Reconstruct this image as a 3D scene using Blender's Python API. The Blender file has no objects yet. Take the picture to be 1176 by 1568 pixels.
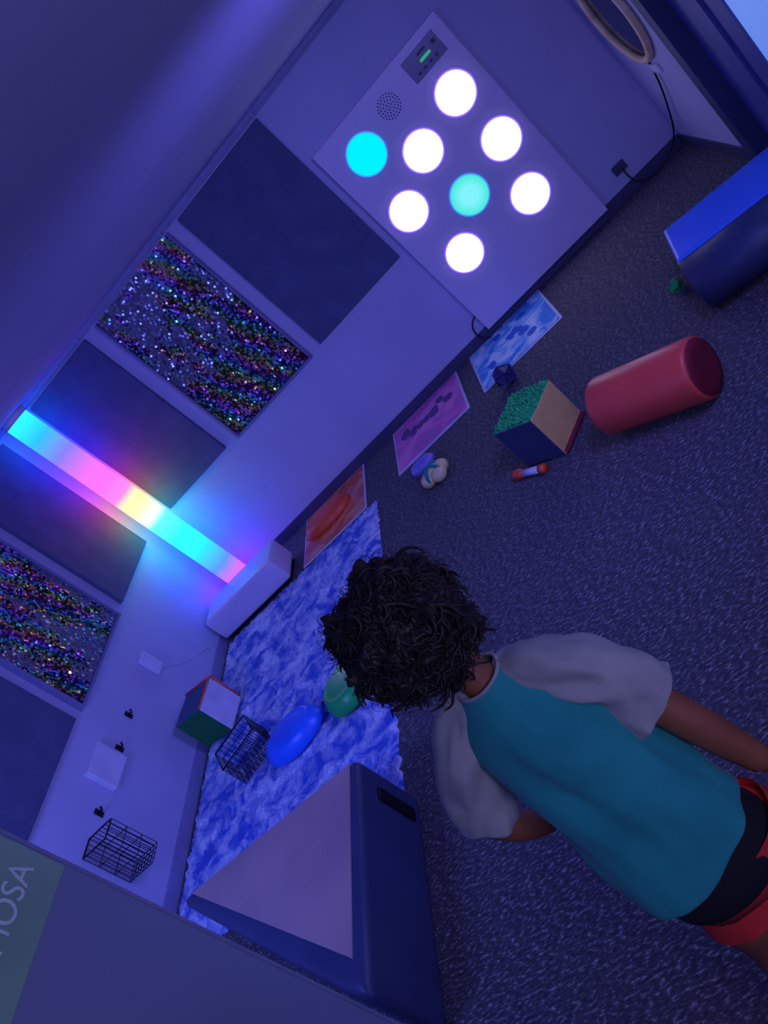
import bpy, bmesh, math, random
from mathutils import Matrix, Vector, noise
random.seed(7)
S=bpy.context.scene
try:
    S.view_settings.view_transform='Standard'
    S.view_settings.look='None'
except Exception: pass
def lin(c):
    return tuple(((v/255)/12.92 if v/255<=.04045 else ((v/255+.055)/1.055)**2.4) for v in c)+(1,)
# ---------------------------------------------------------------- materials
def mat(name,c,rough=.7,metal=0,c2=None,scale=8,detail=4,bump=0,bscale=60,emit=None,es=0,sheen=0,lo=.35,hi=.65):
    m=bpy.data.materials.new(name);m.use_nodes=True;nt=m.node_tree;b=nt.nodes['Principled BSDF']
    b.inputs['Roughness'].default_value=rough;b.inputs['Metallic'].default_value=metal
    tc=nt.nodes.new('ShaderNodeTexCoord')
    if c2 is None: c2=tuple(max(0,v*.86) for v in c[:3])+(1,)
    n=nt.nodes.new('ShaderNodeTexNoise');n.inputs['Scale'].default_value=scale;n.inputs['Detail'].default_value=detail
    r=nt.nodes.new('ShaderNodeValToRGB');r.color_ramp.elements[0].position=lo;r.color_ramp.elements[1].position=hi
    r.color_ramp.elements[0].color=c2;r.color_ramp.elements[1].color=c
    nt.links.new(tc.outputs['Object'],n.inputs['Vector']);nt.links.new(n.outputs['Fac'],r.inputs['Fac']);nt.links.new(r.outputs['Color'],b.inputs['Base Color'])
    if bump:
        n2=nt.nodes.new('ShaderNodeTexNoise');n2.inputs['Scale'].default_value=bscale;n2.inputs['Detail'].default_value=3
        bp=nt.nodes.new('ShaderNodeBump');bp.inputs['Strength'].default_value=bump;bp.inputs['Distance'].default_value=.01
        nt.links.new(tc.outputs['Object'],n2.inputs['Vector']);nt.links.new(n2.outputs['Fac'],bp.inputs['Height']);nt.links.new(bp.outputs['Normal'],b.inputs['Normal'])
    if emit: b.inputs['Emission Color'].default_value=emit;b.inputs['Emission Strength'].default_value=es
    if sheen: b.inputs['Sheen Weight'].default_value=sheen
    return m
def L(*c): return lin(c)
M={}
M['wall']=mat('wall_paint',L(196,194,222),.65,c2=L(189,187,216),scale=2,bump=.05,bscale=120)
M['ceil']=mat('ceiling_paint',L(172,168,212),.8,c2=L(166,162,206),scale=1.5)
M['trim']=mat('trim_paint',L(150,150,190),.5)
M['base']=mat('baseboard_vinyl',L(72,72,102),.5)
M['felt']=mat('acoustic_felt',L(92,98,132),.95,c2=L(84,90,122),scale=6,bump=.2,bscale=300)
M['frame']=mat('frame_fabric',L(130,132,170),.8)
M['white']=mat('white_laminate',L(226,212,238),.35,c2=L(218,206,232),scale=3)
M['plast']=mat('white_plastic',L(225,222,240),.4)
M['rim']=mat('lamp_halo',L(200,190,240),.4,emit=(.28,.10,1,1),es=1.1)  # purple emission stands in for the bloom around the white lamps
M['halo_outer']=mat('lamp_halo_outer',L(210,200,240),.4,emit=(.12,.05,.75,1),es=.38)  # dimmer emission, outer part of the same imitated bloom
M['halo_cyan']=mat('lamp_halo_cyan',L(190,200,240),.4,emit=(.02,.25,.9,1),es=.7)  # imitated bloom of the cyan and mint lamps, put into emission
M['black']=mat('black_plastic',L(14,14,20),.45)
M['wire']=mat('black_wire',L(25,25,32),.4,metal=.6)
M['navy']=mat('navy_vinyl',L(58,70,106),.45,c2=L(52,62,98),scale=3,bump=.08,bscale=40)
M['pinkv']=mat('mauve_vinyl',L(182,154,146),.55,c2=L(166,140,138),scale=2.5,bump=.05,bscale=40)
M['blue']=mat('blue_vinyl',L(60,125,250),.4,c2=L(54,115,240),scale=3,bump=.05,bscale=40)
M['red']=mat('red_vinyl',L(248,92,74),.4,c2=L(232,80,66),scale=3,bump=.1,bscale=25)
M['dred']=mat('dark_red_vinyl',L(135,30,46),.55)
M['orange']=mat('orange_rubber',L(250,92,50),.4)
M['bluep']=mat('blue_rubber',L(40,120,255),.35)
M['greenp']=mat('green_rubber',L(30,200,95),.35)
M['teal']=mat('teal_cotton',L(30,150,146),.9,c2=L(24,134,132),scale=7,bump=.3,bscale=9,sheen=.1)
M['sleeve']=mat('grey_cotton',L(166,168,166),.9,c2=L(148,150,150),scale=9,bump=.3,bscale=14,sheen=.1)
M['skin']=mat('skin',L(152,92,62),.5,c2=L(138,82,56),scale=12)
M['hair']=mat('hair',L(38,27,26),.6,c2=L(22,15,17),scale=30)
M['redc']=mat('red_cotton',L(225,50,50),.85,bump=.2,bscale=15)
M['blackc']=mat('black_cotton',L(16,18,28),.85)
M['wood']=mat('light_wood',L(250,224,170),.5,c2=L(230,198,145),scale=12)
M['green']=mat('green_plush',L(60,225,125),.95,c2=L(30,150,85),scale=60,bump=.6,bscale=90)
M['tan']=mat('tan_fabric',L(225,185,105),.9,bump=.3,bscale=80)
M['dblue']=mat('dark_blue_fabric',L(58,66,104),.9,bump=.3,bscale=80)
M['dgreen']=mat('dark_green_fabric',L(24,125,66),.9,bump=.3,bscale=80)
M['beige']=mat('beige_plastic',L(245,225,160),.5)
M['purple']=mat('purple_plastic',L(160,140,230),.4)
M['sign']=mat('sage_sign',L(138,180,152),.6)
M['signt']=mat('sign_letters',L(210,232,228),.5)
M['mirror']=mat('mirror_glass',L(60,64,100),.08,metal=1)
M['glass']=mat('frosted_glass',L(150,170,240),.5,emit=L(120,165,255),es=.55)
M['scr']=mat('control_screen',L(105,108,150),.3)
M['lcd']=mat('lcd_green',L(60,170,110),.3,emit=L(50,220,110),es=.4)
def emis(name,fn):
    m=bpy.data.materials.new(name);m.use_nodes=True;nt=m.node_tree;nt.nodes.clear()
    o=nt.nodes.new('ShaderNodeOutputMaterial');e=nt.nodes.new('ShaderNodeEmission');nt.links.new(e.outputs[0],o.inputs[0]);fn(nt,e);return m
def setc(c,s):
    def f(nt,e): e.inputs[0].default_value=c;e.inputs[1].default_value=s
    return f
M['lw']=emis('lamp_white',setc((.66,.60,1,1),5.0))
M['lc']=emis('lamp_cyan',setc((0,.78,1,1),1.15))
def mintf(nt,e):
    tc=nt.nodes.new('ShaderNodeTexCoord');g=nt.nodes.new('ShaderNodeTexGradient');g.gradient_type='SPHERICAL'
    mp=nt.nodes.new('ShaderNodeMapping');mp.inputs['Scale'].default_value=(6.6,6.6,6.6)
    r=nt.nodes.new('ShaderNodeValToRGB');r.color_ramp.elements[0].color=(.02,.80,.60,1);r.color_ramp.elements[1].color=(.22,.90,1,1);r.color_ramp.elements[1].position=.6
    nt.links.new(tc.outputs['Object'],mp.inputs[0]);nt.links.new(mp.outputs[0],g.inputs[0]);nt.links.new(g.outputs['Fac'],r.inputs[0]);nt.links.new(r.outputs[0],e.inputs[0]);e.inputs[1].default_value=1.0
M['lm']=emis('lamp_mint',mintf)
def tubef(nt,e):
    tc=nt.nodes.new('ShaderNodeTexCoord');sp=nt.nodes.new('ShaderNodeSeparateXYZ');r=nt.nodes.new('ShaderNodeValToRGB')
    stops=[(0,(1.1,.06,2.4)),(.06,(.6,.08,3.4)),(.14,(.08,.20,4)),(.23,(.02,.55,4)),(.33,(.02,1.2,3.0)),(.42,(.10,2.2,1.3)),(.485,(1.3,2.0,.45)),(.53,(3.0,1.0,.30)),(.58,(3.6,.18,.5)),(.65,(2.2,.12,1.9)),(.72,(.6,.12,3.4)),(.82,(.16,.14,4)),(.91,(.02,.36,4)),(1,(.02,.7,3.4))]
    cr=r.color_ramp
    while len(cr.elements)>1: cr.elements.remove(cr.elements[-1])
    q=4.0
    cr.elements[0].position=0;cr.elements[0].color=tuple(v/q for v in stops[0][1])+(1,)
    for p_,c_ in stops[1:]:
        k=cr.elements.new(p_);k.color=tuple(v/q for v in c_)+(1,)
    nt.links.new(tc.outputs['Generated'],sp.inputs[0]);nt.links.new(sp.outputs['Z'],r.inputs[0]);nt.links.new(r.outputs[0],e.inputs[0]);e.inputs[1].default_value=q*1.6
M['tube']=emis('rainbow_tube',tubef)
# carpet
def carpet():
    m=bpy.data.materials.new('carpet');m.use_nodes=True;nt=m.node_tree;b=nt.nodes['Principled BSDF'];b.inputs['Roughness'].default_value=.95
    tc=nt.nodes.new('ShaderNodeTexCoord');mp=nt.nodes.new('ShaderNodeMapping');mp.inputs['Scale'].default_value=(1,2.6,1);mp.inputs['Rotation'].default_value=(0,0,.3)
    n=nt.nodes.new('ShaderNodeTexNoise');n.inputs['Scale'].default_value=38;n.inputs['Detail'].default_value=2;n.inputs['Roughness'].default_value=.7
    r=nt.nodes.new('ShaderNodeValToRGB');cr=r.color_ramp
    cr.elements[0].position=.38;cr.elements[0].color=L(60,60,66);cr.elements[1].position=.72;cr.elements[1].color=L(176,172,172)
    k=cr.elements.new(.55);k.color=L(84,83,90)
    bp=nt.nodes.new('ShaderNodeBump');bp.inputs['Strength'].default_value=.5;bp.inputs['Distance'].default_value=.010
    nt.links.new(tc.outputs['Object'],mp.inputs[0]);nt.links.new(mp.outputs[0],n.inputs['Vector']);nt.links.new(n.outputs['Fac'],r.inputs[0]);nt.links.new(r.outputs[0],b.inputs['Base Color'])
    nt.links.new(n.outputs['Fac'],bp.inputs['Height']);nt.links.new(bp.outputs[0],b.inputs['Normal']);return m
M['carpet']=carpet()
def liquid(name,c1,c2,c3,sc=3.5):
    m=mat(name,c2,.25,c2=c1,scale=sc,detail=3,lo=.4,hi=.6)
    r=[n for n in m.node_tree.nodes if n.type=='VALTORGB'][0];k=r.color_ramp.elements.new(.5);k.color=c3
    n=[n for n in m.node_tree.nodes if n.type=='TEX_NOISE'][0];n.inputs['Distortion'].default_value=1.2
    return m
M['t_blue']=liquid('blue_gel',L(60,150,225),L(210,238,250),L(140,205,245),5)
M['t_pink']=liquid('magenta_gel',L(200,110,175),L(250,140,195),L(235,115,185),2.5)
M['t_or']=liquid('orange_gel',L(215,85,55),L(245,150,105),L(232,110,75))
M['edge']=mat('tile_edge',L(215,218,238),.4)
# ---------------------------------------------------------------- geometry helpers
col=S.collection
def obj(name,me,m=None,parent=None,smooth=False):
    o=bpy.data.objects.new(name,me);col.objects.link(o)
    if m is not None:
        for k in (m if isinstance(m,list) else [m]): me.materials.append(k)
    if smooth and hasattr(me,'polygons'):
        for p in me.polygons: p.use_smooth=True
    if parent is not None:
        o.parent=parent;o.matrix_parent_inverse=Matrix.Translation(-parent.location)
    return o
def empty(name,loc=(0,0,0)):
    o=bpy.data.objects.new(name,None);o.location=loc;o.empty_display_size=.1;col.objects.link(o);return o
def bm2(name,bm,m,parent=None,smooth=False):
    bmesh.ops.recalc_face_normals(bm,faces=bm.faces)
    me=bpy.data.meshes.new(name);bm.to_mesh(me);bm.free();return obj(name,me,m,parent,smooth)
def addbox(bm,lo,hi,bev=0,seg=2,rotz=0,mi=0):
    lo=Vector(lo);hi=Vector(hi);c=(lo+hi)/2;s=hi-lo
    r=bmesh.ops.create_cube(bm,size=1);vs=r['verts']
    for v in vs: v.co=Vector((v.co.x*s.x,v.co.y*s.y,v.co.z*s.z))
    fs=list({f for v in vs for f in v.link_faces})
    if bev:
        es=list({e for v in vs for e in v.link_edges})
        q=bmesh.ops.bevel(bm,geom=es,offset=bev,segments=seg,profile=.5,affect='EDGES')
        vs=list({v for f in q['faces'] for v in f.verts}|{v for v in vs if v.is_valid})
        fs=list({f for v in vs for f in v.link_faces})
    mt=Matrix.Translation(c)@Matrix.Rotation(rotz,4,'Z')
    for v in vs: v.co=mt@v.co
    for f in fs: f.material_index=mi
    return vs
def box(name,lo,hi,m,parent=None,bev=0,seg=2,rotz=0,smooth=False):
    bm=bmesh.new();addbox(bm,lo,hi,bev,seg,rotz);return bm2(name,bm,m,parent,smooth)
def prism(name,pts,z0,z1,m,parent=None,bev=0,seg=3,smooth=False):
    bm=bmesh.new();vs=[bm.verts.new((x,y,z0)) for x,y in pts];f=bm.faces.new(vs)
    e=bmesh.ops.extrude_face_region(bm,geom=[f])
    for v in e['geom']:
        if isinstance(v,bmesh.types.BMVert): v.co.z=z1
    if bev: bmesh.ops.bevel(bm,geom=list(bm.edges),offset=bev,segments=seg,profile=.5,affect='EDGES')
    return bm2(name,bm,m,parent,smooth)
def frame(d):
    d=d.normalized();a=Vector((0,0,1)) if abs(d.z)<.9 else Vector((1,0,0));u=d.cross(a).normalized();return u,d.cross(u).normalized()
def loft(bm,rings,n=20,cap=(True,True),mi=0):
    """rings: (center,u,v,ru,rv)"""
    L_=[]
    for c,u,v,ru,rv in rings:
        L_.append([bm.verts.new(Vector(c)+Vector(u)*ru*math.cos(2*math.pi*i/n)+Vector(v)*rv*math.sin(2*math.pi*i/n)) for i in range(n)])
    for a,b in zip(L_,L_[1:]):
        for i in range(n):
            f=bm.faces.new((a[i],a[(i+1)%n],b[(i+1)%n],b[i]));f.material_index=mi;f.smooth=True
    if cap[0]: f=bm.faces.new(L_[0]);f.material_index=mi
    if cap[1]: f=bm.faces.new(L_[-1][::-1]);f.material_index=mi
    return L_
def tube(bm,pts,rs,n=12,cap=(True,True),mi=0):
    pts=[Vector(p) for p in pts];rings=[];u0=None
    for i,p in enumerate(pts):
        d=(pts[min(i+1,len(pts)-1)]-pts[max(i-1,0)]).normalized()
        if u0 is None: u,v=frame(d)
        else:
            u=(u0-d*u0.dot(d)).normalized();v=d.cross(u)
        u0=u;r=rs[i] if isinstance(rs,(list,tuple)) else rs
        rings.append((p,u,v,r,r))
    return loft(bm,rings,n,cap,mi)
def disc(bm,c,nrm,r,t,n=40,bev=0,mi=0):
    c=Vector(c);d=Vector(nrm).normalized();u,v=frame(d)
    rr=[(c,u,v,r,r),(c+d*t,u,v,r,r)] if not bev else [(c,u,v,r,r),(c+d*(t-bev),u,v,r,r),(c+d*t,u,v,r-bev,r-bev)]
    return loft(bm,rr,n,(True,True),mi)
# ---------------------------------------------------------------- room
H=2.35;XR=5.03;YF=-6.9
box('floor',(-.15,YF-.1,-.1),(XR+1.2,.15,0),M['carpet'])
box('ceiling',(-.15,YF-.1,H),(XR+1.2,.15,H+.1),M['ceil'])
box('wall_back',(-.15,0,0),(XR+.15,.15,H),M['wall'])
box('wall_left',(-.15,YF,0),(0,0,H),M['wall'])
box('wall_front',(-.15,YF-.1,0),(XR+1.2,YF,H),M['wall'])
bm=bmesh.new();addbox(bm,(XR,-1.12,0),(XR+.15,0,H));addbox(bm,(XR,YF,0),(XR+.15,-2.75,H));addbox(bm,(XR,-2.75,2.1),(XR+.15,-1.12,H))
bm2('wall_right',bm,M['wall'])
box('wall_partition',(0,-6.15,0),(2.34,-6.06,H),M['wall'])
box('baseboard_back',(0,-.012,0),(XR,0,.09),M['base'],bev=.003)
box('baseboard_left',(0,-6.05,0),(.012,-.012,.09),M['trim'],bev=.003)
box('baseboard_right',(XR-.012,-1.1,0),(XR,-.012,.09),M['base'],bev=.003)
bm=bmesh.new();addbox(bm,(0,-.03,H-.035),(XR,0,H),.004);addbox(bm,(0,-.018,H-.052),(XR,0,H-.042),.002)
for x in (1.0,2.05,3.1,4.2): addbox(bm,(x,-.036,H-.05),(x+.03,0,H),.003)
bm2('trim_1',bm,M['trim'])
bm=bmesh.new();addbox(bm,(0,-6.05,H-.035),(.03,-.03,H),.004);bm2('trim_2',bm,M['trim'])
# right side door
bm=bmesh.new();addbox(bm,(XR-.02,-1.24,0),(XR+.16,-1.12,2.1),.004);addbox(bm,(XR-.02,-2.75,0),(XR+.16,-2.63,2.1),.004);addbox(bm,(XR-.02,-2.63,2.0),(XR+.16,-1.24,2.1),.004)
bm2('trim_3',bm,M['navy'])
d=empty('door_2',(XR+.1,-1.9,1))
bm=bmesh.new();addbox(bm,(XR+.08,-1.86,0),(XR+.12,-1.24,2.0),.003);addbox(bm,(XR+.08,-2.63,0),(XR+.12,-1.86,.5),.003);addbox(bm,(XR+.08,-2.63,1.8),(XR+.12,-1.86,2.0),.003);addbox(bm,(XR+.08,-2.63,.5),(XR+.12,-2.5,1.8),.003)
addbox(bm,(XR+.06,-1.66,0),(XR+.081,-1.62,2.0),.003)
bm2('leaf',bm,mat('door_paint',L(90,100,165),.5),d)
box('glass_pane',(XR+.09,-2.5,.5),(XR+.11,-1.86,1.8),M['glass'],d)
# ---------------------------------------------------------------- light panel
lp=empty('interactive_light_panel',(3.78,-.04,.96))
box('board',(3.1875,-.07,.075),(4.3705,-.002,1.85),M['white'],lp,.004)
bm=bmesh.new();bmr=bmesh.new();bmc=bmesh.new();bmo=bmesh.new()
W=[(4.14,1.41),(3.74,1.32),(4.16,.98),(3.39,1.12),(4.06,.57),(3.46,.62)]
for x,z in W: disc(bm,(x,-.07,z),(0,-1,0),.135,.012,48,.004)
bm2('white_lamps',bm,M['lw'],lp)
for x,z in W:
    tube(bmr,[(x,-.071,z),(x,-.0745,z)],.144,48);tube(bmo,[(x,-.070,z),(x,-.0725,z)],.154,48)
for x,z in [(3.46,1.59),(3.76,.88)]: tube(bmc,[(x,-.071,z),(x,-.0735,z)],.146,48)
bm2('lamp_halo_rims',bmr,M['rim'],lp);bm2('lamp_halo_outer_rims',bmo,M['halo_outer'],lp);bm2('coloured_lamp_halo_rims',bmc,M['halo_cyan'],lp)  # glowing rings that imitate the halo of light round each lamp
bm=bmesh.new();disc(bm,(3.46,-.07,1.59),(0,-1,0),.135,.012,48,.004);bm2('cyan_lamp',bm,M['lc'],lp)
bm=bmesh.new();disc(bm,(0,0,0),(0,-1,0),.135,.012,48,.004);o=bm2('mint_lamp',bm,M['lm'],lp);o.location=(3.76,-.07,.88)
bm=bmesh.new();addbox(bm,(4.005,-.078,1.63),(4.285,-.07,1.79),.003);bm2('control_plate',bm,M['scr'],lp)
box('lcd',(4.11,-.081,1.70),(4.2,-.078,1.72),M['lcd'],lp)
bm=bmesh.new()
for i in range(4): addbox(bm,(4.05+.05*i,-.082,1.655),(4.075+.05*i,-.078,1.672),.001)
addbox(bm,(4.12,-.082,1.745),(4.19,-.078,1.76));addbox(bm,(4.235,-.082,1.72),(4.265,-.078,1.75));bm2('buttons',bm,M['base'],lp)
bm=bmesh.new()
for k,nn in ((0,1),(.02,6),(.04,12),(.06,18),(.078,24)):
    for i in range(nn):
        a=2*math.pi*i/nn;disc(bm,(3.78+k*math.cos(a),-.07,1.68+k*math.sin(a)),(0,-1,0),.0055,.002,8)
bm2('speaker_holes',bm,M['base'],lp)
# power cables
def cable(name,pts,r=.006,m=None,parent=None):
    cu=bpy.data.curves.new(name,'CURVE');cu.dimensions='3D';cu.bevel_depth=r;cu.bevel_resolution=2
    sp=cu.splines.new('NURBS');sp.points.add(len(pts)-1);sp.order_u=4;sp.use_endpoint_u=True
    for i,p in enumerate(pts): sp.points[i].co=(*p,1)
    o=bpy.data.objects.new(name,cu);col.objects.link(o);cu.materials.append(m or M['black'])
    if parent: o.parent=parent;o.matrix_parent_inverse=Matrix.Translation(-parent.location)
    return o
cable('power_cord',[(3.20,-.03,.22),(3.1,-.03,.2),(3.08,-.04,.05),(3.14,-.05,.008),(3.2,-.06,.008)])
# ---------------------------------------------------------------- acoustic + sequin panels
zt,zb=2.285,.942
def apanel(lo,hi,axis):
    d=empty('acoustic_panel')
    if axis=='x': box('felt',(lo,-.035,zb),(hi,-.001,zt),M['felt'],d,.006)
    else: box('felt',(.001,lo,zb),(.035,hi,zt),M['felt'],d,.006)
def sequin_mat():
    m=bpy.data.materials.new('sequins');m.use_nodes=True;nt=m.node_tree;b=nt.nodes['Principled BSDF']
    a=nt.nodes.new('ShaderNodeVertexColor');a.layer_name='Col';nt.links.new(a.outputs[0],b.inputs['Base Color'])
    b.inputs['Metallic'].default_value=.6;b.inputs['Roughness'].default_value=.18;return m
SQ=sequin_mat()
import colorsys
def spanel(lo,hi,axis,seed):
    d=empty('sequin_panel')
    P=(lambda s,o,z:Vector((s,-o,z))) if axis=='x' else (lambda s,o,z:Vector((o,s,z)))
    a=P(lo,.001,zb);b=P(hi,.02,zt);box('backing',[min(a[i],b[i]) for i in range(3)],[max(a[i],b[i]) for i in range(3)],M['black'],d)
    bm=bmesh.new()
    for (s0,s1,z0,z1) in ((lo-.02,lo,zb-.02,zt+.0),(hi,hi+.02,zb-.02,zt+.0),(lo,hi,zb-.02,zb)):
        a=P(s0,.001,z0);b=P(s1,.045,z1);addbox(bm,[min(a[i],b[i]) for i in range(3)],[max(a[i],b[i]) for i in range(3)],.003)
    bm2('surround',bm,M['frame'],d)
    px=.0155;pz=.0170;nx=int((hi-lo)/px);nz=int((zt-zb)/pz);vs=[];fs=[];cs=[];rnd=random.Random(seed)
    nr=Vector((0,-1,0)) if axis=='x' else Vector((1,0,0))
    for j in range(nz):
        for i in range(nx):
            s=lo+.010+i*px+(j%2)*px*.5;z=zb+.012+j*pz
            if s>hi-.009: continue
            top=(z-zb)/(zt-zb);sn=(s-lo)/(hi-lo)
            fl=noise.noise(Vector((s*5+seed,z*2.2,0)))+.6*noise.noise(Vector((s*12,z*6+seed,3)))+rnd.gauss(0,.12)
            if axis=='x': fl+=(top-.62)*1.1+.1-(1.4 if (top>.80 and sn>.62) else 0)-(.25 if top<.35 else 0)
            else: fl+=(.2-top)*.8
            grey=fl>.12
            tilt=.12 if grey else .38
            n=(nr+Vector((rnd.gauss(0,tilt),rnd.gauss(0,tilt),rnd.gauss(0,tilt)))).normalized();u,v=frame(n)
            c=P(s,.028,z);r=.0094;k=len(vs)
            for q in range(8): vs.append(c+u*r*math.cos(q*math.pi/4)+v*r*math.sin(q*math.pi/4))
            fs.append(tuple(range(k,k+8)))
            if not grey:
                h=((s*1.0+z*.35)*5.0+.25*noise.noise(Vector((s*7,z*7,seed)))+rnd.gauss(0,.11))%1;val=rnd.choice([.08,.15,.3,.5,1,1])
                if (axis=='x' and top>.80) or (axis=='y' and top>.55): val=rnd.choice([.3,.7,1,1,1])
                cc=colorsys.hsv_to_rgb(h,.88 if val<1 else .66,val)
            else: g=rnd.uniform(.22,.36);cc=(g,g,g*1.25)
            cs.append(cc)
    me=bpy.data.meshes.new('sequins');me.from_pydata(vs,[],fs);ca=me.color_attributes.new('Col','FLOAT_COLOR','CORNER')
    for p,cc in zip(me.polygons,cs):
        for li in p.loop_indices: ca.data[li].color=(*cc,1)
    obj('sequins',me,SQ,d)
apanel(2.232,3.116,'x');spanel(1.218,2.093,'x',1);apanel(.30,1.058,'x')
apanel(-1.09,-.229,'y');spanel(-2.20,-1.258,'y',5);apanel(-3.237,-2.32,'y');spanel(-4.3,-3.42,'y',9)
# ---------------------------------------------------------------- bubble tube
d=empty('led_bubble_tube',(.28,-.25,1.1))
bm=bmesh.new();tube(bm,[(.28,-.25,.06),(.28,-.25,2.30)],.108,40);bm2('lit_column',bm,M['tube'],d)
bm=bmesh.new();tube(bm,[(.28,-.25,0),(.28,-.25,.06)],.13,40);tube(bm,[(.28,-.25,2.30),(.28,-.25,H)],.12,40);bm2('collars',bm,M['plast'],d)
d=empty('padded_plinth',(.45,-.64,.13))
box('cushion',(.04,-.80,.03),(.86,-.44,.26),M['white'],d,.03,4,smooth=True)
box('kick_base',(.07,-.77,0),(.83,-.47,.035),M['black'],d)
# ---------------------------------------------------------------- floor tiles
for x0,m in ((2.92,'t_blue'),(2.05,'t_pink'),(.97,'t_or')):
    d=empty('liquid_floor_tile',(x0+.36,-.4,0))
    box('rim',(x0,-.78,0),(x0+.73,-.02,.008),M['edge'],d,.003)
    box('gel',(x0+.02,-.76,.008),(x0+.71,-.04,.014),M[m],d,.003)
    rn=random.Random(x0)
    if m!='t_or':
        bm=bmesh.new()
        for k in range(7 if m=='t_pink' else 9):
            cx=x0+.14+.075*k if m=='t_pink' else x0+.1+rn.random()*.5;cy=-.27+rn.uniform(-.07,.05) if m=='t_pink' else -.12-rn.random()*.5
            a=rn.uniform(.03,.055);b=rn.uniform(.04,.08) if m=='t_pink' else rn.uniform(.03,.06);nn=14;vs=[]
            for i in range(nn):
                t=2*math.pi*i/nn;w=1+.35*noise.noise(Vector((math.cos(t)*1.5,math.sin(t)*1.5,k*3.3)))
                vs.append(bm.verts.new((cx+a*w*math.cos(t),cy+b*w*math.sin(t),.0147+.0002*k)))
            bm.faces.new(vs)
        bm2('print',bm,mat('tile_print',L(105,70,130) if m=='t_pink' else L(40,110,215),.3),d)
# ---------------------------------------------------------------- shag rug
def rug():
    x0,x1,y0,y1=.06,1.81,-3.58,-.84;nx,ny=230,360;vs=[];fs=[]
    for j in range(ny+1):
        for i in range(nx+1):
            u=i/nx;v=j/ny;x=x0+(x1-x0)*u;y=y0+(y1-y0)*v
            e=min(i,nx-i,j,ny-j)
            if e<3:
                w=noise.noise(Vector((x*22,y*22,0)))*.022*(1-e/3)
                if i<3 or nx-i<3: x+=w if i>3 else abs(w)
                else: y+=w
            z=.018+.014*noise.noise(Vector((x*13,y*13,1)))+.010*noise.noise(Vector((x*38,y*38,5)))+.008*noise.noise(Vector((x*80,y*50,2)))
            if e==0: z=.002
            vs.append((x,y,max(z,.002)))
    w=nx+1
    for j in range(ny):
        for i in range(nx): fs.append((j*w+i,j*w+i+1,(j+1)*w+i+1,(j+1)*w+i))
    me=bpy.data.meshes.new('shag_rug');me.from_pydata(vs,[],fs)
    m=mat('shag_wool',L(205,222,248),.95,c2=L(34,90,205),scale=6.5,detail=9,lo=.41,hi=.62,bump=1,bscale=60,sheen=.2)
    n=[n for n in m.node_tree.nodes if n.type=='TEX_NOISE'][0];n.inputs['Roughness'].default_value=.62;n.inputs['Distortion'].default_value=.8
    obj('shag_rug',me,m,smooth=True)
rug()
# ---------------------------------------------------------------- stepping pods
def pod(c,a,b,h,m,rz=0):
    bm=bmesh.new();R=Matrix.Rotation(rz,3,'Z');u=R@Vector((1,0,0));v=R@Vector((0,1,0));c=Vector(c)
    pr=[(1.0,0),(1.03,.15),(1.0,.35),(.93,.6),(.84,.82),(.76,.92),(.72,.90),(.55,.95),(.3,.99),(.05,1)]
    loft(bm,[(c+Vector((0,0,h*z)),u,v,a*r,b*r) for r,z in pr],40)
    return bm2('stepping_stone',bm,m,smooth=True)
pod((1.28,-.40,.014),.25,.15,.09,M['orange'],.05)
pod((1.08,-2.70,.046),.22,.15,.10,M['bluep'],.1)
pod((1.53,-2.69,.046),.165,.175,.10,M['greenp'])
bm=bmesh.new();c=Vector((2.29,-.98,0))
loft(bm,[(c,Vector((1,0,0)),Vector((0,1,0)),.11,.085),(c+Vector((0,0,.035)),Vector((1,0,0)),Vector((0,1,0)),.11,.085),(c+Vector((0,0,.05)),Vector((1,0,0)),Vector((0,1,0)),.09,.07)],7)
for k in range(5): addbox(bm,(2.235+k*.024,-1.03,.05),(2.245+k*.024,-.93,.055),.002)
bm2('shell_toy',bm,M['purple'])
d=empty('soft_turtle_toy',(2.39,-1.31,.06))
bm=bmesh.new()
for dx,dy,r in ((0,0,.07),(-.055,-.02,.06),(.055,.02,.06),(.03,-.055,.06),(-.03,.055,.06)):
    q=bmesh.ops.create_uvsphere(bm,u_segments=20,v_segments=12,radius=r)
    for v in q['verts']: v.co=Vector((v.co.x+2.39+dx,v.co.y-1.31+dy,v.co.z*.8+r*.8))
bm2('body',bm,M['beige'],d,True)
bm=bmesh.new()
for a in (.95,2.5): 
    pts=[(2.39+.085*math.cos(t)*math.cos(a),-1.31+.085*math.cos(t)*math.sin(a),.050+.070*math.sin(t)) for t in [i*math.pi/10 for i in range(11)]]
    tube(bm,pts,.012,8)
bm2('teal_bands',bm,M['teal'],d,True)
bm=bmesh.new();q=bmesh.ops.create_icosphere(bm,subdivisions=1,radius=.09)
for v in q['verts']: v.co+=Vector((3.13,-1.0,.08))
for f in list(bm.faces):
    q=bmesh.ops.inset_individual(bm,faces=[f],thickness=.012,depth=-.008)
bm2('facet_ball',bm,mat('dark_purple_plastic',L(60,55,112),.3))
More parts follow.
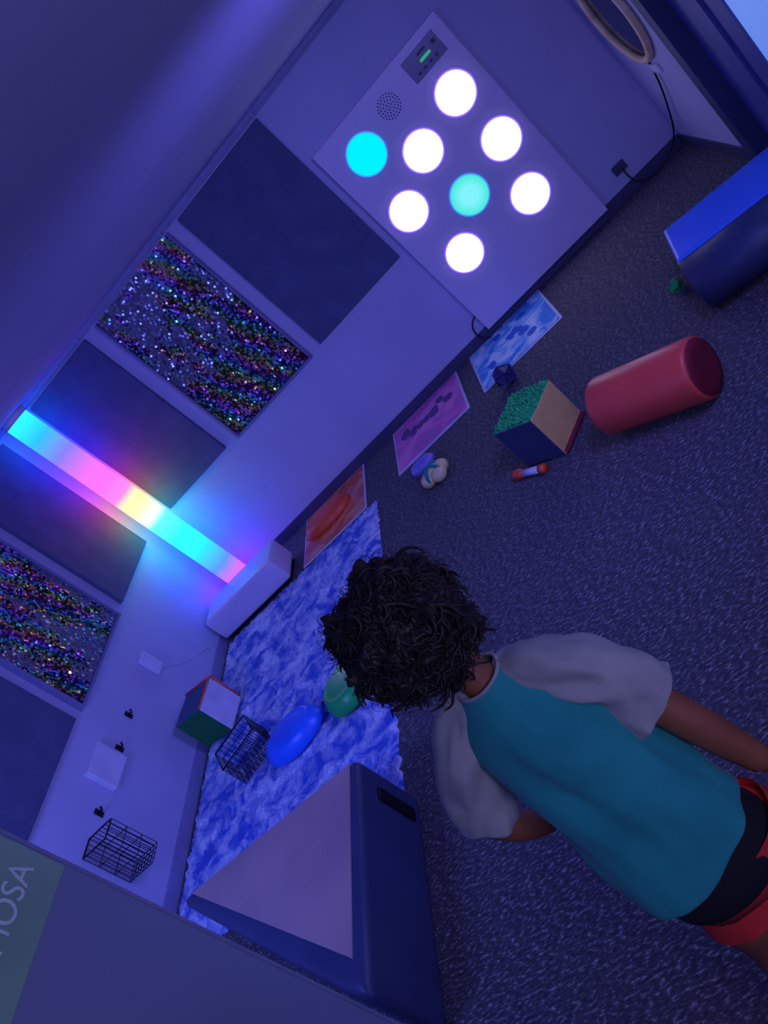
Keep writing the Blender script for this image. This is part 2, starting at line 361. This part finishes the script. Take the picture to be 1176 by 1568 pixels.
# ---------------------------------------------------------------- textured cube
def tcube(name,c,s,rz,mats,fn,z0=0,rim=None):
    d=empty(name,(c[0],c[1],z0+s/2));R=Matrix.Rotation(rz,4,'Z');T=Matrix.Translation((c[0],c[1],z0+s/2))@R
    h=s/2;bm=bmesh.new();addbox(bm,(-h,-h,-h),(h,h,h),.014,3)
    bm.normal_update()
    for f in bm.faces: f.material_index=fn(f.normal)
    bm.transform(T);bm2('body',bm,mats,d)
    if rim:
        bm=bmesh.new();e=h+.001
        for a,b in (((e,e,e),(-e,e,e)),((e,-e,e),(e,e,e)),((e,e,-h+.02),(e,e,e))): tube(bm,[a,b],.007,8)
        bm.transform(T);bm2('piping',bm,rim,d,True)
    return d,T,h
d,T,h=tcube('texture_cube',(3.19,-2.05),.30,math.radians(49),[M['green'],M['tan'],M['dblue']],lambda n:0 if n.z>.7 else (1 if n.y<-.6 else 2))
bm=bmesh.new()
for i in range(420):
    x=random.uniform(-h+.01,h-.01);y=random.uniform(-h+.01,h-.01);a=random.uniform(0,6.28);k=random.uniform(.008,.018)
    tube(bm,[(x,y,h-.002),(x+.3*k*math.cos(a),y+.3*k*math.sin(a),h+k)],[.008,.004],5)
bm.transform(T);bm2('plush_top',bm,M['green'],d)
bm=bmesh.new()
for i in range(26):
    x=-h+.01+i*(2*h-.02)/25;tube(bm,[(x,-h,-h+.03),(x+.004,-h-.018,-h+.008)],[.007,.005],5)
bm.transform(T);bm2('red_fringe',bm,M['dred'],d)
tcube('activity_cube',(.27,-1.93),.28,math.radians(-10),[mat('blue_grey_fabric',L(70,88,130),.9),M['plast'],M['dgreen']],lambda n:0 if n.z>.7 else (1 if n.x>.6 else 2),.05,M['red'])
# ---------------------------------------------------------------- red foam cylinder
d=empty('foam_cylinder',(3.72,-2.57,.15))
a=Vector((3.515,-2.408,.150));b=Vector((3.96,-2.768,.150));ax=(b-a).normalized();u,v=frame(ax)
bm=bmesh.new();loft(bm,[(a,u,v,.12,.12),(a+ax*.012,u,v,.143,.143),(a+ax*.03,u,v,.150,.150),(b-ax*.025,u,v,.150,.150),(b-ax*.01,u,v,.147,.147),(b,u,v,.138,.138)],48)
bm2('body',bm,M['red'],d)
bm=bmesh.new();loft(bm,[(b-ax*.002,u,v,.137,.137),(b+ax*.004,u,v,.134,.134),(b+ax*.010,u,v,.09,.09),(b+ax*.012,u,v,.02,.02)],48);bm2('end_cap',bm,M['dred'],d)
d=empty('toy_flashlight',(2.98,-2.16,.03))
a=Vector((2.90,-2.08,.028));b=Vector((3.07,-2.25,.028))
bm=bmesh.new();tube(bm,[a,a.lerp(b,.2),a.lerp(b,.3)],[.03,.03,.02],16);tube(bm,[a.lerp(b,.85),b],[.026,.028],16);bm2('head',bm,M['orange'],d,True)
bm=bmesh.new();tube(bm,[a.lerp(b,.3),a.lerp(b,.85)],.021,16);bm2('handle',bm,M['plast'],d,True)
d=empty('bumpy_ball_toy',(4.20,-1.72,.03))
bm=bmesh.new();q=bmesh.ops.create_icosphere(bm,subdivisions=2,radius=.036)
for i,v in enumerate(q['verts']): v.co=v.co*(1.3 if i%3==0 else .95)+Vector((4.20,-1.72,.045))
bm2('ball',bm,M['greenp'],d)
# ---------------------------------------------------------------- blue foam block (right)
e1=Vector((.965,-.262,0));e2=Vector((-.22,-.975,0));P0=Vector((4.33,-1.67,0))
def bl(a,b): p=P0+e1*a+e2*b;return (p.x,p.y)
d=empty('foam_bench',(4.6,-2.0,.15))
prism('top_pad',[bl(0,0),bl(.66,0),bl(.66,.44),bl(0,.44)],.2,.31,M['blue'],d,.02,3)
bm=bmesh.new();prof=[]
for i in range(17):
    t=math.pi*(-.5)+math.pi*i/16;prof.append((.42+.20*math.cos(t),.150+.150*math.sin(t)))
prof=[(.0,.0)]+prof[:-1]+[(.42,.299),(.3,.2),(0,.2)]
A=[bm.verts.new(P0+e2*b+Vector((0,0,z))) for b,z in prof];B=[bm.verts.new(P0+e1*.66+e2*b+Vector((0,0,z))) for b,z in prof]
bm.faces.new(A);bm.faces.new(B[::-1])
for i in range(len(A)):
    f=bm.faces.new((A[i],A[(i+1)%len(A)],B[(i+1)%len(A)],B[i]));f.smooth=(0<i<17)
bm2('bolster',bm,M['navy'],d)
# ---------------------------------------------------------------- triangular foam block (foreground)
d=empty('foam_corner_block',(1.5,-4,.2))
prism('body',[(.68,-3.66),(1.91,-3.67),(1.93,-4.68),(1.83,-4.62)],0,.385,M['navy'],d,.045,6,smooth=True)
prism('top_panel',[(.80,-3.69),(1.875,-3.70),(1.875,-4.53)],.382,.391,M['pinkv'],d,.003,2)
bm=bmesh.new()
addbox(bm,(1.905,-3.84,.06),(1.924,-3.775,.27),.009,3)
bm2('handle_slot',bm,M['black'],d)
# ---------------------------------------------------------------- wire baskets
def basket(name,c,sx,sy,sz,rz,tilt=0):
    segs=[];hx,hy=sx/2,sy/2
    def ringz(z,k=1): 
        q=[(-hx*k,-hy*k,z),(hx*k,-hy*k,z),(hx*k,hy*k,z),(-hx*k,hy*k,z)];return [(q[i],q[(i+1)%4]) for i in range(4)]
    for z in [0,sz*.33,sz*.66,sz]: segs+=ringz(z)
    n=int(sx/.03)
    for i in range(1,n):
        x=-hx+sx*i/n
        segs+=[((x,-hy,sz),(x,-hy,0)),((x,-hy,0),(x,hy,0)),((x,hy,0),(x,hy,sz))]
    n=int(sy/.03)
    for i in range(0,n+1):
        y=-hy+sy*i/n
        segs+=[((-hx,y,sz),(-hx,y,0)),((-hx,y,0),(hx,y,0)),((hx,y,0),(hx,y,sz))]
    bm=bmesh.new()
    for a,b in segs: tube(bm,[a,b],.0022,5)
    for a,b in ringz(sz): tube(bm,[a,b],.0045,6)
    bm.transform(Matrix.Translation(c)@Matrix.Rotation(rz,4,'Z')@Matrix.Rotation(tilt,4,'X'))
    return bm2(name,bm,M['wire'])
basket('wire_basket',(.68,-2.54,.048),.28,.24,.17,.5)
basket('wire_basket',(.115,-3.08,.32),.21,.13,.30,0)
# ---------------------------------------------------------------- left wall fixtures
d=empty('wall_controller',(.02,-1.5,.58));box('case',(0,-1.56,.50),(.04,-1.45,.68),M['plast'],d,.01,3);cable('lead',[(.02,-1.47,.5),(.03,-1.3,.3),(.02,-1.1,.25),(.02,-.9,.12)],.003,M['plast'],d)
for y,z in ((-2.04,.62),(-2.33,.61),(-2.83,.61)):
    bm=bmesh.new();addbox(bm,(0,y-.018,z-.03),(.008,y+.018,z+.03),.002);tube(bm,[(.006,y,z),(.035,y,z),(.05,y,z+.02)],[.006,.006,.008],8);bm2('wall_hook',bm,M['black'])
d=empty('wall_box',(.02,-2.52,.66));box('lid',(0,-2.65,.56),(.045,-2.40,.77),M['plast'],d,.006,2)
# ---------------------------------------------------------------- round mirror, sockets
d=empty('round_mirror',(XR-.02,-.62,1.1))
bm=bmesh.new();ring=[(XR-.02,-.62+.335*math.cos(t),1.1+.335*math.sin(t)) for t in [i*math.pi/32 for i in range(65)]]
tube(bm,ring,.024,10);bm2('wood_ring',bm,M['wood'],d,True)
bm=bmesh.new();disc(bm,(XR-.002,-.62,1.1),(-1,0,0),.33,.01,64);bm2('glass',bm,M['mirror'],d)
cable('mirror_cable',[(XR-.01,-.62,.75),(XR-.02,-.60,.6),(XR-.03,-.35,.35),(XR-.05,-.18,.12),(4.75,-.15,.01),(4.6,-.05,.05),(4.62,-.03,.2)])
box('wall_socket',(4.56,-.02,.18),(4.66,-.0,.25),M['base'],None,.004)
box('mirror_bracket',(XR-.02,-.72,.66),(XR,-.60,.72),M['plast'],None,.004)
# ---------------------------------------------------------------- foreground door with sign
d=empty('door_1',(2.38,-5.5,1));box('leaf',(2.355,-6.0,.01),(2.40,-5.08,2.08),mat('door_laminate',L(128,138,170),.5,c2=L(122,132,164),scale=2),d,.003)
box('edge_strip',(2.352,-5.084,.012),(2.402,-5.076,2.078),M['frame'],d)
d=empty('door_sign',(2.403,-5.3,1.75));box('plate',(2.4005,-5.62,1.60),(2.408,-5.092,2.0),M['sign'],d,.002)
tx=bpy.data.curves.new('letters','FONT');tx.body='MIMOSA';tx.size=.062;tx.align_x='RIGHT';tx.extrude=.001;to=bpy.data.objects.new('letters',tx);col.objects.link(to);tx.materials.append(M['signt'])
to.matrix_world=Matrix(((0,0,1,2.4095),(1,0,0,-5.125),(0,1,0,1.655),(0,0,0,1)));to.parent=d;to.matrix_parent_inverse=Matrix.Translation(-d.location)
# ---------------------------------------------------------------- child
K=empty('child',(3.2,-5.0,0))
def skinmesh(name,joints,edges,m,parent,levels=2,root=0):
    me=bpy.data.meshes.new(name);me.from_pydata([j[0] for j in joints],edges,[]);o=obj(name,me,m,parent)
    md=o.modifiers.new('Skin','SKIN');md.use_smooth_shade=True
    for i,j in enumerate(joints):
        r=j[1];me.skin_vertices[0].data[i].radius=(r if isinstance(r,tuple) else (r,r))
    me.skin_vertices[0].data[root].use_root=True
    s=o.modifiers.new('Sub','SUBSURF');s.levels=levels;s.render_levels=levels;return o
J=[((3.215,-5.07,.70),(.095,.07)), #0 pelvis
((3.19,-5.02,.90),(.08,.06)),   #1
((3.16,-4.95,1.09),(.07,.05)),   #2 chest
((3.145,-4.925,1.19),.042),       #3 neck base
((3.135,-4.905,1.28),.042),       #4 neck top
((3.04,-4.935,1.135),.040),((2.955,-4.945,1.05),.038),((2.905,-4.965,.945),.035),((2.94,-4.955,.87),.034),((2.985,-4.93,.80),.025), #5-9 left arm
((3.265,-4.935,1.135),.040),((3.325,-4.95,1.05),.040),((3.358,-4.985,.94),.041),((3.385,-5.01,.85),.040),((3.42,-5.035,.715),.028), #10-14 right arm
((3.17,-5.11,.62),.070),((3.165,-5.125,.52),.066),((3.145,-5.12,.38),.05),((3.14,-5.16,.25),.047),((3.13,-5.18,.07),.03), #15-19 left leg
((3.285,-5.055,.62),.070),((3.30,-5.02,.52),.066),((3.31,-4.98,.38),.05),((3.315,-5.0,.25),.047),((3.32,-5.02,.07),.03)] #20-24
E=[(0,1),(1,2),(2,3),(3,4),(2,5),(5,6),(6,7),(7,8),(8,9),(2,10),(10,11),(11,12),(12,13),(13,14),(0,15),(15,16),(16,17),(17,18),(18,19),(0,20),(20,21),(21,22),(22,23),(23,24)]
skinmesh('body',J,E,M['skin'],K)
def hand(w,d,side,par,name):
    w=Vector(w);d=Vector(d).normalized();n=Vector((side,0,0));n=(n-d*n.dot(d)).normalized();s=d.cross(n).normalized()
    if s.y<0: s=-s
    bm=bmesh.new()
    loft(bm,[(w-d*.01,s,n,.021,.018),(w+d*.015,s,n,.025,.016),(w+d*.045,s,n,.031,.014),(w+d*.068,s,n,.030,.012),(w+d*.076,s,n,.026,.009)],16)
    for k,ln in ((-.021,.045),(-.007,.053),(.007,.056),(.021,.050)):
        b=w+d*.068+s*k;pts=[b,b+d*ln*.45-n*.004,b+d*ln*.8-n*.014,b+d*ln-n*.026]
        tube(bm,pts,[.0078,.0075,.0068,.0045],8)
    b=w+d*.02+s*.02;pts=[b,b+d*.018+s*.018-n*.004,b+d*.038+s*.024-n*.01,b+d*.052+s*.024-n*.016];tube(bm,pts,[.010,.009,.008,.005],8)
    return bm2(name,bm,M['skin'],par,True)
hand((2.988,-4.928,.795),(.25,.35,-.9),-1,K,'left_hand')
hand((3.422,-5.036,.710),(.15,-.05,-1),1,K,'right_hand')
for x,y,nm in ((3.13,-5.16,'left_shoe'),(3.32,-5.0,'right_shoe')):
    bm=bmesh.new();X=Vector((1,0,0));Z=Vector((0,0,1))
    loft(bm,[(Vector((x,y-.055,.04)),X,Z,.022,.03),(Vector((x,y-.03,.045)),X,Z,.034,.045),(Vector((x,y+.03,.045)),X,Z,.036,.045),(Vector((x,y+.09,.034)),X,Z,.041,.033),(Vector((x,y+.14,.026)),X,Z,.036,.025),(Vector((x,y+.165,.02)),X,Z,.018,.014)],18)
    bm2(nm,bm,M['blackc'],K,True)
def ell(c,a,b,th): 
    return (Vector(c),Vector((math.cos(th),math.sin(th),0)),Vector((-math.sin(th),math.cos(th),0)),a,b)
bm=bmesh.new()
R_=[((3.205,-5.085,.735),.158,.118,.30),((3.205,-5.08,.75),.156,.116,.30),((3.198,-5.06,.83),.150,.108,.25),((3.190,-5.04,.88),.146,.104,.2),((3.185,-5.03,.93),.142,.10,.18),((3.175,-5.005,.98),.142,.099,.15),((3.168,-4.985,1.03),.142,.098,.1),((3.157,-4.955,1.10),.142,.092,0),((3.15,-4.94,1.15),.120,.078,0),((3.147,-4.93,1.185),.086,.064,0),((3.145,-4.925,1.208),.060,.055,0),((3.144,-4.922,1.218),.053,.051,0)]
loft(bm,[ell(*r) for r in R_],56,(False,False))
for v in bm.verts:
    if v.co.z<1.15:
        c=v.co;k=noise.noise(Vector((c.x*12+c.z*5,c.y*12,c.z*7)))+.7*noise.noise(Vector((c.x*26-c.z*9,c.y*26,c.z*14)))
        dd=Vector((c.x-3.19,c.y+5.02,0)).normalized();v.co+=dd*k*.018
        if v.co.z<.77: v.co.z+=.03*max(0,(v.co.x-3.2)/.15)
o=bm2('shirt_body',bm,M['teal'],K,True);s=o.modifiers.new('s','SUBSURF');s.levels=2;s.render_levels=2;q=o.modifiers.new('t','SOLIDIFY');q.thickness=.003
bm=bmesh.new();ringp=[(3.144+.053*math.cos(t),-4.922+.051*math.sin(t),1.217) for t in [i*math.pi/16 for i in range(33)]];tube(bm,ringp,.004,8);bm2('collar',bm,M['sleeve'],K,True)
def sleeve(name,pts,rs,sl):
    bm=bmesh.new();P=[Vector(p) for p in pts];Q=[];rr=[]
    for i in range(len(P)-1):
        for k in range(3): t=k/3;Q.append(P[i].lerp(P[i+1],t));rr.append(rs[i]*(1-t)+rs[i+1]*t)
    Q.append(P[-1]);rr.append(rs[-1]);tube(bm,Q,rr,36,(True,False))
    for v in bm.verts:
        c=v.co.copy();k=noise.noise(Vector((c.x*9,c.y*9,c.z*24+c.x*sl)));k2=noise.noise(Vector((c.x*24,c.y*20,c.z*38+c.x*sl*2)))
        i=min(range(len(Q)),key=lambda i:(Q[i]-c).length);dd=(c-Q[i]).normalized();v.co+=dd*(k*.022+k2*.014)
    o=bm2(name,bm,M['sleeve'],K,True);s=o.modifiers.new('s','SUBSURF');s.levels=2;s.render_levels=2;q=o.modifiers.new('t','SOLIDIFY');q.thickness=.003
sleeve('right_sleeve',[(3.170,-4.925,1.192),(3.220,-4.927,1.175),(3.267,-4.937,1.14),(3.308,-4.948,1.08),(3.335,-4.97,1.01),(3.352,-4.982,.965)],[.034,.050,.062,.066,.068,.073],14)
sleeve('left_sleeve',[(3.115,-4.925,1.192),(3.068,-4.927,1.175),(3.022,-4.935,1.14),(2.975,-4.945,1.08),(2.945,-4.957,1.01),(2.92,-4.967,.965)],[.034,.050,.060,.063,.064,.068],-14)
bm=bmesh.new();loft(bm,[ell((3.21,-5.075,.80),.120,.085,.3),ell((3.212,-5.085,.74),.134,.098,.3),ell((3.218,-5.085,.67),.145,.108,.3),ell((3.222,-5.085,.63),.145,.108,.3)],32,(False,True));bm2('waistband',bm,M['blackc'],K,True)
bm=bmesh.new()
loft(bm,[ell((3.236,-5.074,.685),.142,.106,.3),ell((3.236,-5.074,.64),.147,.110,.3),ell((3.230,-5.080,.60),.142,.105,.3)],32,(False,True))
tube(bm,[(3.190,-5.09,.64),(3.182,-5.102,.58),(3.178,-5.112,.525)],[.082,.085,.086],28,(True,False))
tube(bm,[(3.28,-5.06,.64),(3.298,-5.03,.58),(3.305,-5.015,.525)],[.082,.086,.086],28,(True,False))
for v in bm.verts: v.co+=Vector((noise.noise(v.co*18),noise.noise(v.co*18+Vector((5,0,0))),0))*.007
bm2('shorts',bm,M['redc'],K,True)
# head
HC=Vector((3.12,-4.885,1.385));RH=Matrix.Translation(HC)@Matrix.Rotation(.25,4,'Z')@Matrix.Rotation(-.30,4,'X')
bm=bmesh.new();q=bmesh.ops.create_uvsphere(bm,u_segments=32,v_segments=24,radius=1)
for v in q['verts']:
    x,y,z=v.co;w=1-.22*max(0,-z)**1.5*(1 if y>-.2 else .6)
    v.co=Vector((x*.074*w,y*.090*(1-.10*max(0,-z)),z*.106))
    if z<-.2 and y>.3: v.co.y+=.008*min(1,-z)
bm.transform(RH);bm2('head',bm,M['skin'],K,True)
def sph(name,c,r,m,sc=(1,1,1)):
    bm=bmesh.new();bmesh.ops.create_uvsphere(bm,u_segments=16,v_segments=10,radius=r)
    for v in bm.verts: v.co=Vector((v.co.x*sc[0],v.co.y*sc[1],v.co.z*sc[2]))+Vector(c)
    bm.transform(RH);return bm2(name,bm,m,K,True)
ew=mat('eye_white',L(225,220,220),.3);ei=mat('iris',L(30,18,14),.2);lip=mat('lips',L(120,60,58),.5)
for sx,nm in ((-1,'left'),(1,'right')):
    sph(nm+'_eye',(sx*.030,.079,.0),.0125,ew);sph(nm+'_iris',(sx*.030,.0885,0),.006,ei)
    sph(nm+'_ear',(sx*.077,-.0,-.008),.02,M['skin'],(.45,.8,1.3));sph(nm+'_brow',(sx*.030,.084,.022),.012,M['hair'],(1.3,.4,.3))
sph('nose',(0,.095,-.026),.013,M['skin'],(1,.9,1.2));sph('mouth',(0,.089,-.057),.014,lip,(1.5,.5,.5))
# hair
def hairpt(n):
    back=max(0,-n.y*.8-n.z*.5)
    r=.118+.022*back+.034*noise.noise(n*2.3+Vector((3,1,7)))+.024*noise.noise(n*4.6)
    return Vector((n.x*r,n.y*r-.022,n.z*r*.98+.012))
bm=bmesh.new();q=bmesh.ops.create_icosphere(bm,subdivisions=6,radius=1)
for v in list(bm.verts):
    n=v.co.normalized();v.co=hairpt(n)+n*(.012*noise.noise(n*11)+.008*noise.noise(n*26))
dele=[v for v in bm.verts if (v.co.y>.05 and v.co.z<.05) or (v.co.y>0 and v.co.z<-.06)]
bmesh.ops.delete(bm,geom=dele,context='VERTS')
bm.transform(RH);bm2('hair_mass',bm,M['hair'],K,True)
def curls(name,count,bev,lnr,crr,tr,lift,seed):
    HR=random.Random(seed)
    cu=bpy.data.curves.new(name,'CURVE');cu.dimensions='3D';cu.bevel_depth=bev;cu.bevel_resolution=1
    for i in range(count):
        n=Vector((HR.gauss(0,1),HR.gauss(0,1),HR.gauss(0,1))).normalized()
        if n.y>.4 and n.z<.35: continue
        if n.y>0 and n.z<-.45: continue
        p=hairpt(n)
        u,v=frame(n);ang=HR.uniform(0,6.28);tdir=(u*math.cos(ang)+v*math.sin(ang))*.5+Vector((0,-.4,-.6));tdir=(tdir-n*tdir.dot(n)*.85).normalized();side=n.cross(tdir).normalized()
        ln=HR.uniform(*lnr);cr=HR.uniform(*crr);turns=HR.uniform(*tr);ph=HR.uniform(0,6.28);N=14
        sp=cu.splines.new('POLY');sp.points.add(N-1)
        for k in range(N):
            t=k/(N-1);a=ph+t*turns*6.28
            w=p+tdir*ln*t+n*(-.003+cr*math.cos(a)+lift*t)+side*cr*math.sin(a)
            w=RH@w;sp.points[k].co=(*w,1);sp.points[k].radius=1-.7*t
    o=bpy.data.objects.new(name,cu);col.objects.link(o);cu.materials.append(M['hair']);o.parent=K;o.matrix_parent_inverse=Matrix.Translation(-K.location)
curls('hair_curls',1000,.0050,(.035,.07),(.004,.009),(.6,1.3),.003,3)
curls('hair_wisps',900,.0010,(.03,.06),(.006,.012),(1,2),.018,8)
# ---------------------------------------------------------------- lights
def area(name,loc,tgt,size,energy,color,spread=math.pi):
    l=bpy.data.lights.new(name,'AREA');l.shape='SQUARE';l.size=size;l.energy=energy;l.color=color;l.spread=spread;o=bpy.data.objects.new(name,l);col.objects.link(o);o.location=loc
    o.rotation_euler=(Vector(tgt)-Vector(loc)).to_track_quat('-Z','Y').to_euler();return o
area('added_fill_light',(4.4,-6.5,2.15),(2.6,-2.0,.6),.9,23,(.46,.44,1))  # added fill behind the camera, not a known fixture
area('added_fill_light',(4.45,-3.7,2.28),(.8,-1.5,.5),1.1,50,(.20,.19,1),2.3)  # added out-of-frame fill, brightens the room beyond the child
area('added_fill_light',(1.1,-5.2,2.28),(.2,-2.4,.6),.8,50,(.15,.20,1),2.6)  # added blue fill for the left wall, no real lamp there
w=bpy.data.worlds.new('world');S.world=w;w.use_nodes=True;w.node_tree.nodes['Background'].inputs[0].default_value=(.02,.02,.08,1);w.node_tree.nodes['Background'].inputs[1].default_value=.5
# ---------------------------------------------------------------- camera
R=Matrix(((0.68235,-0.65543,-0.32375),(-0.04972,-0.48345,0.87396),(-0.72933,-0.58025,-0.36247)))
cd=bpy.data.cameras.new('camera');cd.sensor_fit='VERTICAL';cd.sensor_height=36;cd.lens=1242.6/1568*36;cd.clip_start=.05
co=bpy.data.objects.new('camera',cd);col.objects.link(co)
Rb=Matrix([[R[i][0],-R[i][1],-R[i][2]] for i in range(3)])
mw=Rb.to_4x4();mw.translation=Vector((3.7360,-6.1255,2.0981));co.matrix_world=mw;S.camera=co
